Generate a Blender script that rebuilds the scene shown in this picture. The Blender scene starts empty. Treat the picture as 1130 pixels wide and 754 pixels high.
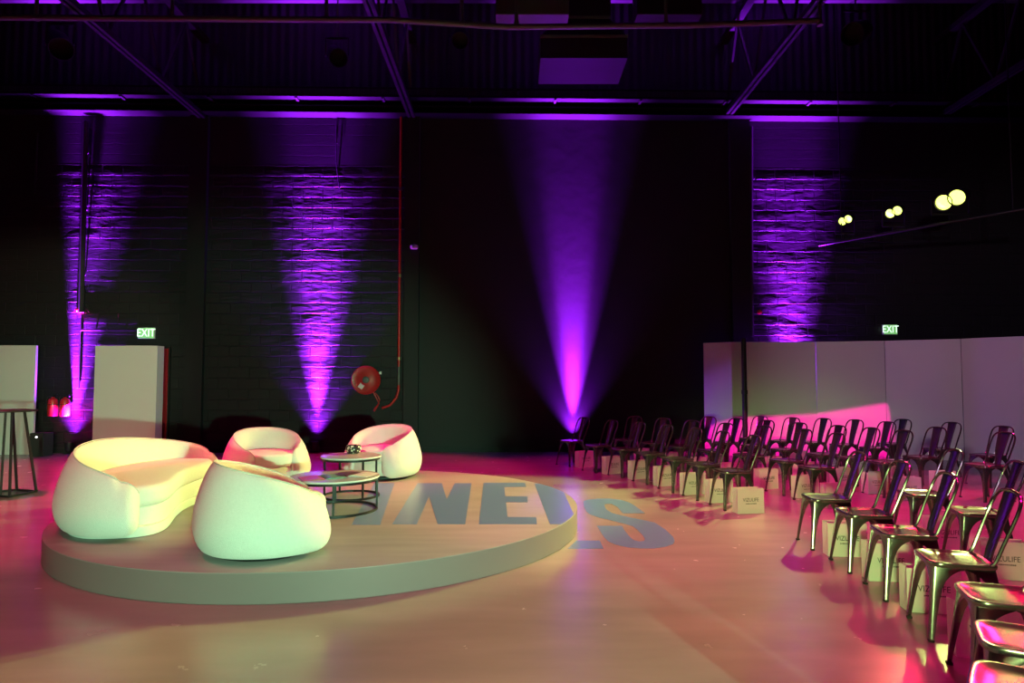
import bpy, bmesh, math, random
from mathutils import Vector, Matrix
random.seed(7)
PI = math.pi
scene = bpy.context.scene
COL = scene.collection

# ------------------------------------------------------------------ camera
W, H = 1130, 754
FPX, PITCH, SHIFT, EYE = 707.0, 0.05, 10.6, 1.5
cam_d = bpy.data.cameras.new('camera')
cam_d.sensor_width = 36
cam_d.lens = FPX / W * 36
cam_d.shift_y = SHIFT / W
cam_d.clip_end = 200
cam = bpy.data.objects.new('camera', cam_d)
cam.location = (0, 0, EYE)
cam.rotation_euler = (PI / 2 + PITCH, 0, 0)
COL.objects.link(cam)
scene.camera = cam

def ray(px, py):
    u = (px - W / 2) / FPX
    v = (H / 2 - py + SHIFT) / FPX
    return Vector((u, math.cos(PITCH) - v * math.sin(PITCH), math.sin(PITCH) + v * math.cos(PITCH)))
def G(px, py, z=0.0):                       # point of a level plane seen at a pixel
    r = ray(px, py); t = (z - EYE) / r.z
    return Vector((r.x * t, r.y * t, z))
def D(px, py, y):                           # point at distance y seen at a pixel
    r = ray(px, py); t = y / r.y
    return Vector((r.x * t, y, EYE + r.z * t))
WY, WS = 14.1, 0.02                         # back wall: y = WY + WS * x
def wy(x): return WY + WS * x
def Wl(px, py, off=0.0):
    r = ray(px, py); t = (WY - off) / (r.y - WS * r.x)
    return Vector((r.x * t, r.y * t, EYE + r.z * t))

# ------------------------------------------------------------------ materials
MATS = {}
def mat(name, col, rough=0.5, metal=0.0, emit=None, estr=0.0, noise=None, bump=None, spec=0.5, sheen=0.0, coat=0.0):
    m = bpy.data.materials.new(name); m.use_nodes = True
    nt = m.node_tree; b = nt.nodes['Principled BSDF']
    b.inputs['Base Color'].default_value = (*col, 1)
    b.inputs['Roughness'].default_value = rough
    b.inputs['Metallic'].default_value = metal
    b.inputs['Specular IOR Level'].default_value = spec
    b.inputs['Coat Weight'].default_value = coat
    if sheen:
        b.inputs['Sheen Weight'].default_value = sheen
    if emit:
        b.inputs['Emission Color'].default_value = (*emit, 1)
        b.inputs['Emission Strength'].default_value = estr
    tc = nt.nodes.new('ShaderNodeTexCoord')
    if noise:                               # (scale, amount, detail)
        n = nt.nodes.new('ShaderNodeTexNoise'); n.inputs['Scale'].default_value = noise[0]; n.inputs['Detail'].default_value = noise[2]
        nt.links.new(tc.outputs['Object'], n.inputs['Vector'])
        mx = nt.nodes.new('ShaderNodeMix'); mx.data_type = 'RGBA'
        mx.inputs[6].default_value = (*[c * (1 - noise[1]) for c in col], 1)
        mx.inputs[7].default_value = (*[min(1, c * (1 + noise[1])) for c in col], 1)
        nt.links.new(n.outputs['Fac'], mx.inputs[0]); nt.links.new(mx.outputs[2], b.inputs['Base Color'])
    if bump:                                # (scale, strength, distance)
        n = nt.nodes.new('ShaderNodeTexNoise'); n.inputs['Scale'].default_value = bump[0]; n.inputs['Detail'].default_value = 4
        nt.links.new(tc.outputs['Object'], n.inputs['Vector'])
        bp = nt.nodes.new('ShaderNodeBump'); bp.inputs['Strength'].default_value = bump[1]; bp.inputs['Distance'].default_value = bump[2]
        nt.links.new(n.outputs['Fac'], bp.inputs['Height']); nt.links.new(bp.outputs['Normal'], b.inputs['Normal'])
    MATS[name] = m
    return m

mat('boucle', (0.80, 0.79, 0.73), 0.95, noise=(60, 0.06, 3), bump=(170, 0.55, 0.012), sheen=0.3, spec=0.2)
mat('piping', (0.62, 0.61, 0.56), 0.9)
mat('gunmetal', (0.19, 0.187, 0.183), 0.20, 0.85, noise=(9, 0.12, 3))
mat('rubber', (0.02, 0.02, 0.02), 0.7)
mat('black_metal', (0.012, 0.012, 0.012), 0.45, 0.0, spec=0.3)
mat('black_matte', (0.02, 0.02, 0.02), 0.8)
mat('eaves_black', (0.003, 0.003, 0.0035), 0.6, spec=0.2)
mat('can_black', (0.008, 0.008, 0.008), 0.8, spec=0.2)
mat('roof_steel', (0.012, 0.012, 0.013), 0.5, noise=(3, 0.3, 3))
mat('duct', (0.022, 0.022, 0.025), 0.45, 0.2)
mat('galvanised', (0.10, 0.11, 0.10), 0.5, 0.3)
mat('white_board', (0.62, 0.61, 0.58), 0.55, noise=(1.5, 0.04, 3))
mat('bag_paper', (0.80, 0.79, 0.76), 0.75)
mat('bag_print', (0.05, 0.05, 0.05), 0.6)
mat('red_paint', (0.42, 0.012, 0.012), 0.4)
mat('red_door_paint', (0.30, 0.006, 0.01), 0.45)
mat('red_plastic', (0.6, 0.02, 0.02), 0.35)
mat('brass', (0.55, 0.42, 0.2), 0.35, 1.0)
mat('label_white', (0.75, 0.72, 0.66), 0.6)
mat('stone_top', (0.42, 0.41, 0.39), 0.25, noise=(6, 0.15, 5))
mat('white_edge', (0.7, 0.7, 0.68), 0.4)
mat('stage_side', (0.225, 0.155, 0.16), 0.6, noise=(2, 0.06, 3))
mat('letter_blue', (0.13, 0.24, 0.44), 0.3, spec=0.35, bump=(18, 0.05, 0.01))
mat('exit_green', (0.3, 0.5, 0.35), 0.4, emit=(0.20, 0.62, 0.15), estr=0.75)
mat('exit_letter', (0.9, 1, 0.9), 0.4, emit=(0.75, 1.0, 0.82), estr=1.4)
mat('exit_frame', (0.55, 0.6, 0.55), 0.5)
mat('lamp_glow', (1, 1, 0.9), 0.4, emit=(0.82, 1.0, 0.15), estr=2.6)
mat('uplight_lens', (0.3, 0.1, 0.6), 0.3, emit=(0.45, 0.05, 1.0), estr=3)
mat('led_white', (1, 1, 1), 0.4, emit=(1, 1, 1), estr=6)
mat('page_pink', (0.55, 0.10, 0.16), 0.35)
mat('page_dark', (0.10, 0.03, 0.05), 0.35)
mat('page_white', (0.72, 0.72, 0.68), 0.35)
mat('page_teal', (0.16, 0.34, 0.27), 0.35)

def floor_material(name, col, streak, rough):
    m = bpy.data.materials.new(name); m.use_nodes = True
    nt = m.node_tree; b = nt.nodes['Principled BSDF']
    tc = nt.nodes.new('ShaderNodeTexCoord')
    mp = nt.nodes.new('ShaderNodeMapping'); mp.inputs['Scale'].default_value = streak
    nt.links.new(tc.outputs['Object'], mp.inputs['Vector'])
    n = nt.nodes.new('ShaderNodeTexNoise'); n.inputs['Scale'].default_value = 1.3; n.inputs['Detail'].default_value = 6
    nt.links.new(mp.outputs['Vector'], n.inputs['Vector'])
    cr = nt.nodes.new('ShaderNodeValToRGB')
    cr.color_ramp.elements[0].position = 0.3; cr.color_ramp.elements[0].color = (*[c * 0.86 for c in col], 1)
    cr.color_ramp.elements[1].position = 0.7; cr.color_ramp.elements[1].color = (*[c * 1.08 for c in col], 1)
    nt.links.new(n.outputs['Fac'], cr.inputs['Fac']); nt.links.new(cr.outputs['Color'], b.inputs['Base Color'])
    n2 = nt.nodes.new('ShaderNodeTexNoise'); n2.inputs['Scale'].default_value = 5; n2.inputs['Detail'].default_value = 5
    nt.links.new(tc.outputs['Object'], n2.inputs['Vector'])
    mr = nt.nodes.new('ShaderNodeMapRange'); mr.inputs[3].default_value = rough - 0.05; mr.inputs[4].default_value = rough + 0.07
    nt.links.new(n2.outputs['Fac'], mr.inputs[0]); nt.links.new(mr.outputs[0], b.inputs['Roughness'])
    n3 = nt.nodes.new('ShaderNodeTexNoise'); n3.inputs['Scale'].default_value = 14; n3.inputs['Detail'].default_value = 3
    nt.links.new(tc.outputs['Object'], n3.inputs['Vector'])
    bp = nt.nodes.new('ShaderNodeBump'); bp.inputs['Strength'].default_value = 0.05; bp.inputs['Distance'].default_value = 0.01
    nt.links.new(n3.outputs['Fac'], bp.inputs['Height']); nt.links.new(bp.outputs['Normal'], b.inputs['Normal'])
    b.inputs['Specular IOR Level'].default_value = 0.6
    MATS[name] = m
floor_material('epoxy_floor', (0.31, 0.26, 0.262), (0.6, 2.2, 1), 0.24)
floor_material('stage_top', (0.31, 0.26, 0.262), (0.7, 5.0, 1), 0.36)

def brick_material():
    m = bpy.data.materials.new('painted_brick'); m.use_nodes = True
    nt = m.node_tree; b = nt.nodes['Principled BSDF']; L = nt.links.new
    b.inputs['Base Color'].default_value = (0.013, 0.012, 0.013, 1); b.inputs['Roughness'].default_value = 0.6
    b.inputs['Specular IOR Level'].default_value = 0.3
    tc = nt.nodes.new('ShaderNodeTexCoord')
    sp = nt.nodes.new('ShaderNodeSeparateXYZ'); L(tc.outputs['Object'], sp.inputs[0])
    cb = nt.nodes.new('ShaderNodeCombineXYZ'); L(sp.outputs['X'], cb.inputs['X']); L(sp.outputs['Z'], cb.inputs['Y'])
    wob = nt.nodes.new('ShaderNodeTexNoise'); wob.inputs['Scale'].default_value = 3.5; wob.inputs['Detail'].default_value = 5
    L(tc.outputs['Object'], wob.inputs['Vector'])
    vm = nt.nodes.new('ShaderNodeVectorMath'); vm.operation = 'MULTIPLY_ADD'
    vm.inputs[1].default_value = (0.03, 0.07, 0); L(wob.outputs['Color'], vm.inputs[0]); L(cb.outputs[0], vm.inputs[2])
    br = nt.nodes.new('ShaderNodeTexBrick'); br.inputs['Scale'].default_value = 1.0
    br.inputs['Brick Width'].default_value = 0.44; br.inputs['Row Height'].default_value = 0.235
    br.inputs['Mortar Size'].default_value = 0.014; br.inputs['Mortar Smooth'].default_value = 0.6
    L(vm.outputs[0], br.inputs['Vector'])
    inv = nt.nodes.new('ShaderNodeMath'); inv.operation = 'SUBTRACT'; inv.inputs[0].default_value = 1
    L(br.outputs['Fac'], inv.inputs[1])
    # patches of the wall have squeezed-out mortar, others are smooth
    pa = nt.nodes.new('ShaderNodeTexNoise'); pa.inputs['Scale'].default_value = 0.9; pa.inputs['Detail'].default_value = 3
    mp = nt.nodes.new('ShaderNodeMapping'); mp.inputs['Scale'].default_value = (0.7, 1, 1.6); L(tc.outputs['Object'], mp.inputs[0]); L(mp.outputs[0], pa.inputs['Vector'])
    ra = nt.nodes.new('ShaderNodeMapRange'); ra.inputs[1].default_value = 0.42; ra.inputs[2].default_value = 0.62; ra.inputs[3].default_value = 0.25; ra.inputs[4].default_value = 1
    L(pa.outputs['Fac'], ra.inputs[0])
    # above z 6.3 m the wall is plastered smooth
    zt = nt.nodes.new('ShaderNodeMapRange'); zt.inputs[1].default_value = 6.15; zt.inputs[2].default_value = 6.35; zt.inputs[3].default_value = 1; zt.inputs[4].default_value = 0.04
    L(sp.outputs['Z'], zt.inputs[0])
    m1 = nt.nodes.new('ShaderNodeMath'); m1.operation = 'MULTIPLY'; L(ra.outputs[0], m1.inputs[0]); L(zt.outputs[0], m1.inputs[1])
    m2 = nt.nodes.new('ShaderNodeMath'); m2.operation = 'MULTIPLY'; L(inv.outputs[0], m2.inputs[0]); L(m1.outputs[0], m2.inputs[1])
    fine = nt.nodes.new('ShaderNodeTexNoise'); fine.inputs['Scale'].default_value = 11; fine.inputs['Detail'].default_value = 6
    mp2 = nt.nodes.new('ShaderNodeMapping'); mp2.inputs['Scale'].default_value = (0.45, 1, 1.5); L(tc.outputs['Object'], mp2.inputs[0]); L(mp2.outputs[0], fine.inputs['Vector'])
    m3 = nt.nodes.new('ShaderNodeMath'); m3.operation = 'MULTIPLY'; L(fine.outputs['Fac'], m3.inputs[0]); L(m1.outputs[0], m3.inputs[1])
    ad = nt.nodes.new('ShaderNodeMath'); ad.operation = 'MULTIPLY_ADD'; ad.inputs[1].default_value = 0.9; L(m3.outputs[0], ad.inputs[0]); L(m2.outputs[0], ad.inputs[2])
    bp = nt.nodes.new('ShaderNodeBump'); bp.inputs['Strength'].default_value = 0.8; bp.inputs['Distance'].default_value = 0.02
    L(ad.outputs[0], bp.inputs['Height']); L(bp.outputs['Normal'], b.inputs['Normal'])
    MATS['painted_brick'] = m
brick_material()
mat('black_plaster', (0.013, 0.012, 0.013), 0.6, bump=(3, 0.12, 0.02), spec=0.3)
mat('black_wall', (0.012, 0.012, 0.012), 0.8, spec=0.2)

def corrugated():
    m = bpy.data.materials.new('corrugated_cladding'); m.use_nodes = True
    nt = m.node_tree; b = nt.nodes['Principled BSDF']; L = nt.links.new
    b.inputs['Base Color'].default_value = (0.016, 0.016, 0.02, 1); b.inputs['Roughness'].default_value = 0.5
    tc = nt.nodes.new('ShaderNodeTexCoord')
    wv = nt.nodes.new('ShaderNodeTexWave'); wv.inputs['Scale'].default_value = 1.6
    L(tc.outputs['Object'], wv.inputs['Vector'])
    bp = nt.nodes.new('ShaderNodeBump'); bp.inputs['Strength'].default_value = 0.7; bp.inputs['Distance'].default_value = 0.03
    L(wv.outputs['Fac'], bp.inputs['Height']); L(bp.outputs['Normal'], b.inputs['Normal'])
    MATS['corrugated_cladding'] = m
corrugated()

def speckled_pot():
    m = bpy.data.materials.new('speckled_pot'); m.use_nodes = True
    nt = m.node_tree; b = nt.nodes['Principled BSDF']; L = nt.links.new
    tc = nt.nodes.new('ShaderNodeTexCoord')
    v = nt.nodes.new('ShaderNodeTexVoronoi'); v.inputs['Scale'].default_value = 26; L(tc.outputs['Object'], v.inputs['Vector'])
    cr = nt.nodes.new('ShaderNodeValToRGB'); cr.color_ramp.interpolation = 'CONSTANT'
    cr.color_ramp.elements[0].color = (0.75, 0.72, 0.6, 1); cr.color_ramp.elements[1].position = 0.42; cr.color_ramp.elements[1].color = (0.02, 0.02, 0.02, 1)
    L(v.outputs['Distance'], cr.inputs['Fac']); L(cr.outputs['Color'], b.inputs['Base Color']); b.inputs['Roughness'].default_value = 0.35
    MATS['speckled_pot'] = m
speckled_pot()

# ------------------------------------------------------------------ mesh tools
class MB:
    def __init__(s): s.v = []; s.f = []; s.m = []
    def add(s, vs, fs, mi=0):
        o = len(s.v); s.v += [tuple(p) for p in vs]
        s.f += [tuple(i + o for i in f) for f in fs]; s.m += [mi] * len(fs)
    def box(s, c, d, rot=None, mi=0):
        hx, hy, hz = d[0] / 2, d[1] / 2, d[2] / 2
        vs = [Vector((x, y, z)) for z in (-hz, hz) for y in (-hy, hy) for x in (-hx, hx)]
        if rot is not None: vs = [rot @ v for v in vs]
        vs = [v + Vector(c) for v in vs]
        s.add(vs, [(0, 2, 3, 1), (4, 5, 7, 6), (0, 1, 5, 4), (2, 6, 7, 3), (0, 4, 6, 2), (1, 3, 7, 5)], mi)
    def bar(s, a, b, w, h=None, mi=0):      # square bar between two points
        a = Vector(a); b = Vector(b); d = (b - a)
        q = d.to_track_quat('Y', 'Z').to_matrix()
        s.box((a + b) / 2, (w, d.length, h or w), q, mi)
    def rings(s, rings, closed=True, cap=True, mi=0):
        n = len(rings[0]); vs = [p for r in rings for p in r]; fs = []
        for i in range(len(rings) - 1):
            for j in range(n if closed else n - 1):
                k = (j + 1) % n
                fs.append((i * n + j, i * n + k, (i + 1) * n + k, (i + 1) * n + j))
        if cap and closed:
            fs.append(tuple(range(n - 1, -1, -1))); fs.append(tuple((len(rings) - 1) * n + j for j in range(n)))
        s.add(vs, fs, mi)
    def tube(s, pts, r, n=10, mi=0, closed=False):
        pts = [Vector(p) for p in pts]; N = len(pts); rings = []; up = None
        for i, p in enumerate(pts):
            if closed: t = pts[(i + 1) % N] - pts[i - 1]
            else: t = pts[min(i + 1, N - 1)] - pts[max(i - 1, 0)]
            t.normalize()
            if up is None:
                up = Vector((0, 0, 1)) if abs(t.z) < 0.9 else Vector((1, 0, 0))
            up = (up - t * up.dot(t)).normalized(); b = t.cross(up)
            rr = r[i] if isinstance(r, (list, tuple)) else r
            rings.append([p + (up * math.cos(2 * PI * k / n) + b * math.sin(2 * PI * k / n)) * rr for k in range(n)])
        if closed: rings.append(rings[0])
        s.rings(rings, cap=not closed, mi=mi)
    def lathe(s, prof, n=32, c=(0, 0, 0), mi=0, axis='Z', cap=True):
        rings = []
        for r, z in prof:
            ring = []
            for k in range(n):
                a = 2 * PI * k / n
                if axis == 'Z': ring.append(Vector((c[0] + r * math.cos(a), c[1] + r * math.sin(a), c[2] + z)))
                elif axis == 'Y': ring.append(Vector((c[0] + r * math.cos(a), c[1] - z, c[2] + r * math.sin(a))))
                else: ring.append(Vector((c[0] + z, c[1] + r * math.cos(a), c[2] + r * math.sin(a))))
            rings.append(ring)
        s.rings(rings, cap=cap, mi=mi)
    def prism(s, poly, z0, z1, mi=0):       # polygon in plan (concave allowed) extruded in z
        n = len(poly)
        s.add([(p[0], p[1], z0) for p in poly] + [(p[0], p[1], z1) for p in poly],
              [tuple(range(n - 1, -1, -1)), tuple(range(n, 2 * n))] + [(i, (i + 1) % n, n + (i + 1) % n, n + i) for i in range(n)], mi)
    def build(s, name, m, parent=None, smooth=True, bevel=0, sub=0, mat4=None, tri=False, angle=38):
        me = bpy.data.meshes.new(name); me.from_pydata(s.v, [], s.f)
        for mm in (m if isinstance(m, (list, tuple)) else [m]): me.materials.append(MATS[mm])
        me.polygons.foreach_set('material_index', s.m)
        bm = bmesh.new(); bm.from_mesh(me)
        bmesh.ops.remove_doubles(bm, verts=bm.verts, dist=1e-6)
        if tri: bmesh.ops.triangulate(bm, faces=[f for f in bm.faces if len(f.verts) > 4])
        bmesh.ops.recalc_face_normals(bm, faces=bm.faces)
        if mat4 is not None: bmesh.ops.transform(bm, matrix=mat4, verts=bm.verts)
        bm.to_mesh(me); bm.free()
        if smooth:
            me.polygons.foreach_set('use_smooth', [True] * len(me.polygons))
            if not sub: me.set_sharp_from_angle(angle=math.radians(angle))
        o = bpy.data.objects.new(name, me); COL.objects.link(o)
        if parent: o.parent = parent
        if bevel:
            b = o.modifiers.new('bevel', 'BEVEL'); b.width = bevel; b.segments = 2; b.limit_method = 'ANGLE'
        if sub:
            d = o.modifiers.new('subdivision', 'SUBSURF'); d.levels = sub; d.render_levels = sub
        return o

def tag(o, label=None, cat=None, group=None, kind=None):
    if label: o['label'] = label
    if cat: o['category'] = cat
    if group: o['group'] = group
    if kind: o['kind'] = kind
    return o
def thing(name, label, cat, loc=(0, 0, 0), rz=0, group=None):
    o = bpy.data.objects.new(name, None); COL.objects.link(o)
    o.empty_display_size = 0.1
    o.location = loc; o.rotation_euler = (0, 0, rz)
    return tag(o, label, cat, group)
def face_rz(f): return math.atan2(f[1], f[0]) + PI / 2     # local -Y points along f
def text_mesh(s, size, depth):
    cu = bpy.data.curves.new('lettering', 'FONT'); cu.body = s; cu.size = size; cu.extrude = depth
    cu.align_x = 'CENTER'; cu.align_y = 'CENTER'
    o = bpy.data.objects.new('lettering', cu); COL.objects.link(o)
    dg = bpy.context.evaluated_depsgraph_get()
    me = bpy.data.meshes.new_from_object(o.evaluated_get(dg))
    bpy.data.objects.remove(o); bpy.data.curves.remove(cu)
    return me

# ------------------------------------------------------------------ room
XL, XR, YF, ZC = -13.2, 13.6, -7.0, 10.4
def struct(name, mb, m, **k): return tag(mb.build(name, m, **k), kind='structure')
b = MB(); b.box(((XL + XR) / 2, (YF + 14.6) / 2, -0.1), (XR - XL, 14.6 - YF, 0.2)); struct('floor', b, 'epoxy_floor', smooth=False)
b = MB(); b.box(((XL + XR) / 2, (YF + 14.6) / 2, ZC + 0.1), (XR - XL + 0.4, 14.6 - YF + 0.4, 0.2)); struct('ceiling', b, 'roof_steel', smooth=False)
b = MB(); b.box((XL - 0.1, (YF + 14.6) / 2, ZC / 2), (0.2, 14.6 - YF, ZC)); struct('wall_left', b, 'black_wall', smooth=False)
b = MB(); b.box((XR + 0.1, (YF + 14.6) / 2, ZC / 2), (0.2, 14.6 - YF, ZC)); struct('wall_right', b, 'black_wall', smooth=False)
b = MB(); b.box(((XL + XR) / 2, YF - 0.1, ZC / 2), (XR - XL, 0.2, ZC)); struct('wall_front', b, 'black_wall', smooth=False)
ZB = 7.55                                                    # masonry ends under the eaves beam
xp0, xp1 = Wl(447, 300).x, Wl(463, 300).x                    # pilaster
xq0, xq1 = Wl(806, 300).x, Wl(828, 300).x
def wallseg(name, x0, x1, z0, z1, m, off=0.0, th=0.3):
    b = MB()
    p = [(x0, wy(x0) - off), (x1, wy(x1) - off), (x1, wy(x1) + th), (x0, wy(x0) + th)]
    b.prism(p, z0, z1); return struct(name, b, m, smooth=False)
wallseg('wall_back_left', XL, xp0, 0, ZB, 'painted_brick')
wallseg('wall_back_middle', xp0, xq1, 0, ZB, 'black_plaster')
wallseg('wall_back_right', xq1, XR, 0, ZB, 'painted_brick')
wallseg('wall_back_upper', XL, XR, ZB, ZC, 'corrugated_cladding', off=-0.05, th=0.3)
wallseg('trim_1', xp0, xp1, 0, ZB, 'black_plaster', off=0.12, th=0.0)
wallseg('trim_2', xq0, xq1, 0, ZB, 'black_plaster', off=0.12, th=0.0)
xr0, xr1 = Wl(208, 300).x, Wl(228, 300).x
wallseg('trim_3', xr0, xr1, 0, ZB, 'black_plaster', off=0.10, th=0.0)
wallseg('baseboard_back', XL, XR, 0, 0.10, 'black_plaster', off=0.025, th=0.0)

# red fire door behind the left screen
dx1 = Wl(186.5, 430).x; dx0 = dx1 - 0.95; dzt = Wl(185, 385).z
door = thing('door_1', 'red fire door in the black back wall mostly behind a white panel', 'door', ((dx0 + dx1) / 2, wy((dx0 + dx1) / 2) - 0.001, 0)); door['kind'] = 'structure'
b = MB(); b.box((0, -0.025, dzt / 2), (dx1 - dx0, 0.045, dzt)); b.build('door_leaf', 'red_door_paint', door, bevel=0.004)
b = MB()
b.box((0.5 * (dx1 - dx0) + 0.02, -0.03, dzt / 2), (0.035, 0.055, dzt)); b.box((-0.5 * (dx1 - dx0) - 0.02, -0.03, dzt / 2), (0.035, 0.055, dzt)); b.box((0, -0.03, dzt + 0.02), (dx1 - dx0 + 0.075, 0.055, 0.035))
b.build('door_frame', 'black_metal', door)
b = MB(); hz = Wl(181, 440).z
b.box((0.36, -0.054, hz), (0.05, 0.012, 0.2)); b.tube([(0.36, -0.05, hz), (0.36, -0.10, hz), (0.35, -0.115, hz), (0.24, -0.115, hz)], 0.011); b.build('door_handle', 'galvanised', door)

# ------------------------------------------------------------------ round stage
SC = Vector((-1.884, 6.99)); SR = 2.575; SH = 0.215
stage = thing('round_stage', 'low round platform with wood-look top and pale rim under the sofa and armchairs', 'stage', (SC.x, SC.y, 0))
b = MB(); b.lathe([(SR - 0.004, 0), (SR, 0.004), (SR, SH - 0.02), (SR, SH - 0.008)], n=160); b.build('riser', 'stage_side', stage)
b = MB(); b.lathe([(SR, SH - 0.0079), (SR, SH - 0.003), (SR - 0.004, SH)], n=160); b.build('deck', 'stage_top', stage)
ZT = SH
ZF = SH + 0.0023
def clip_circle(poly, r):
    n = 120; out = [Vector(p) for p in poly]
    for k in range(n):
        a0 = 2 * PI * k / n; nrm = Vector((math.cos(a0), math.sin(a0)))
        src, out = out, []
        for i in range(len(src)):
            p, q = src[i], src[(i + 1) % len(src)]
            dp = (p - SC).dot(nrm) - r; dq = (q - SC).dot(nrm) - r
            if dp <= 0: out.append(p)
            if (dp <= 0) != (dq <= 0): out.append(p + (q - p) * (dp / (dp - dq)))
        if not out: break
    return out
def flat(pxs, z): return [Vector(G(x, y, z)[:2]) for x, y in pxs]
def letter(name, pts, z, parent, label=None):  # thin flat blue letter shape just above the given level
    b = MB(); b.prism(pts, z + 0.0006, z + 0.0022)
    o = b.build(name, 'letter_blue', None, tri=True, smooth=False)
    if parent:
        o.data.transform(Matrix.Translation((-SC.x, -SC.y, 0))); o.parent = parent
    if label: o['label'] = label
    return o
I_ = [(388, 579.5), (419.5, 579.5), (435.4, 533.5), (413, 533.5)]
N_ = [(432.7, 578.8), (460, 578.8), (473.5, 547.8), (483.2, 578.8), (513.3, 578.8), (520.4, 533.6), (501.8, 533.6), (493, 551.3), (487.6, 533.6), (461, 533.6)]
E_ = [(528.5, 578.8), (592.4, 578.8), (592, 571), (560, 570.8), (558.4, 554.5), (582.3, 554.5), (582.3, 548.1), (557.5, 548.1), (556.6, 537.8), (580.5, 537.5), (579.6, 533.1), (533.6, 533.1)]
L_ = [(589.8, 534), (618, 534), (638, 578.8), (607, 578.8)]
letter('stage_letter', flat(I_, ZT), ZT, stage, 'blue letter I on the platform top by the coffee tables')
letter('stage_letter', flat(N_, ZT), ZT, stage, 'blue letter N on the platform top')
letter('stage_letter', flat(E_, ZT), ZT, stage, 'blue letter E on the platform top')
letter('stage_letter', clip_circle(flat(L_, ZT), SR - 0.006), ZT, stage, 'blue letter stem cut off by the platform edge')
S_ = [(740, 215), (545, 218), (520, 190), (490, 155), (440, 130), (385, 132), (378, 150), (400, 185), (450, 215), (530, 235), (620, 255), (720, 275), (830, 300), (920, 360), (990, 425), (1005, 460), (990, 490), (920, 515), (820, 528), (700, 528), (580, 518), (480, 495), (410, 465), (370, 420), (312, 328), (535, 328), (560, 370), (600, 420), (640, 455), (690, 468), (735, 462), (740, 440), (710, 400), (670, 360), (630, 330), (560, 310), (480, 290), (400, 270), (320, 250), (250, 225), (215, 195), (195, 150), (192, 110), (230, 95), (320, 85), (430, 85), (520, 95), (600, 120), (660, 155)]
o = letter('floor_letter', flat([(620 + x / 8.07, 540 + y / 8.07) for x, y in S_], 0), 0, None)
tag(o, 'blue letter S on the floor right of the round platform', 'floor lettering')
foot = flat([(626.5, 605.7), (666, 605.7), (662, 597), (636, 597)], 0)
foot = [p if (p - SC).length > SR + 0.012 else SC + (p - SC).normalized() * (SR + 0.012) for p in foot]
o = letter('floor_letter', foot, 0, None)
tag(o, 'small blue letter foot on the floor against the platform edge', 'floor lettering')

# ------------------------------------------------------------------ upholstered tub shells
def smooth01(t): t = max(0, min(1, t)); return t * t * (3 - 2 * t)
def spow(c, e): return math.copysign(abs(c) ** e, c)
PROFILE = [(0.02, 0.05), (0.062, 0.07), (0.100, 0.17), (0.120, 0.30), (0.122, 0.42), (0.110, 0.58), (0.086, 0.75), (0.056, 0.89), (0.030, 0.965), (0.010, 1.0), (-0.014, 0.985),
           (-0.040, 0.93), (-0.064, 0.80), (-0.082, 0.62), (-0.092, 0.40), (-0.09, 0.20), (-0.06, 0.10), (-0.02, 0.06)]
RIM = 9
def tub_shell(a, bb, expo, th0, th1, hfun, lean=0.05, n=56, ext=0.15, thick=1.0, bend=0.0):
    """Wrap-around back and arms: a rounded wall section carried along a superellipse; th measured from +X, back at +Y."""
    path = []
    for i in range(n + 1):
        th = th0 + (th1 - th0) * i / n
        x = a * spow(math.cos(th), 2 / expo); y = bb * spow(math.sin(th), 2 / expo)
        path.append(Vector((x, y)))
    # resample evenly
    L = [0]
    for i in range(n): L.append(L[-1] + (path[i + 1] - path[i]).length)
    ev = []
    for k in range(n + 1):
        s = L[-1] * k / n; i = 0
        while i < n - 1 and L[i + 1] < s: i += 1
        t = (s - L[i]) / max(1e-9, L[i + 1] - L[i]); ev.append(path[i].lerp(path[i + 1], t))
    rings = []; rim = []; seam = []
    def ring(c, nr, h, k=1.0, zk=1.0):
        out = []; zc = 0.45 * h
        for r, zf in PROFILE:
            z = zf * h
            ln = -lean * max(0, zf - 0.35)
            p = c + nr * ((r * thick) * k + ln)
            out.append(Vector((p.x, p.y, zc + (z - zc) * zk)))
        return out
    def fin(i):
        t = (ev[min(i + 1, n)] - ev[max(i - 1, 0)]).normalized()
        return Vector((t.y, -t.x)), t
    def fr(i): return i / n
    caps = [(e, math.sqrt(max(0.006, 1 - e * e)), 0.42 + 0.58 * math.sqrt(max(0, 1 - e * e))) for e in (0.2, 0.42, 0.64, 0.82, 0.94, 1.0)]
    n0, t0 = fin(0); n1, t1 = fin(n)
    for e, k, zk in reversed(caps): rings.append(ring(ev[0] - t0 * ext * e, n0, hfun(0), k, zk))
    for i in range(n + 1):
        nr, t = fin(i); rings.append(ring(ev[i], nr, hfun(fr(i))))
    for e, k, zk in caps: rings.append(ring(ev[n] + t1 * ext * e, n1, hfun(1), k, zk))
    return rings, ev
def shell_build(name, rings, parent):
    b = MB(); b.rings(rings); o = b.build(name, 'boucle', parent, sub=1); return o
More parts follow.
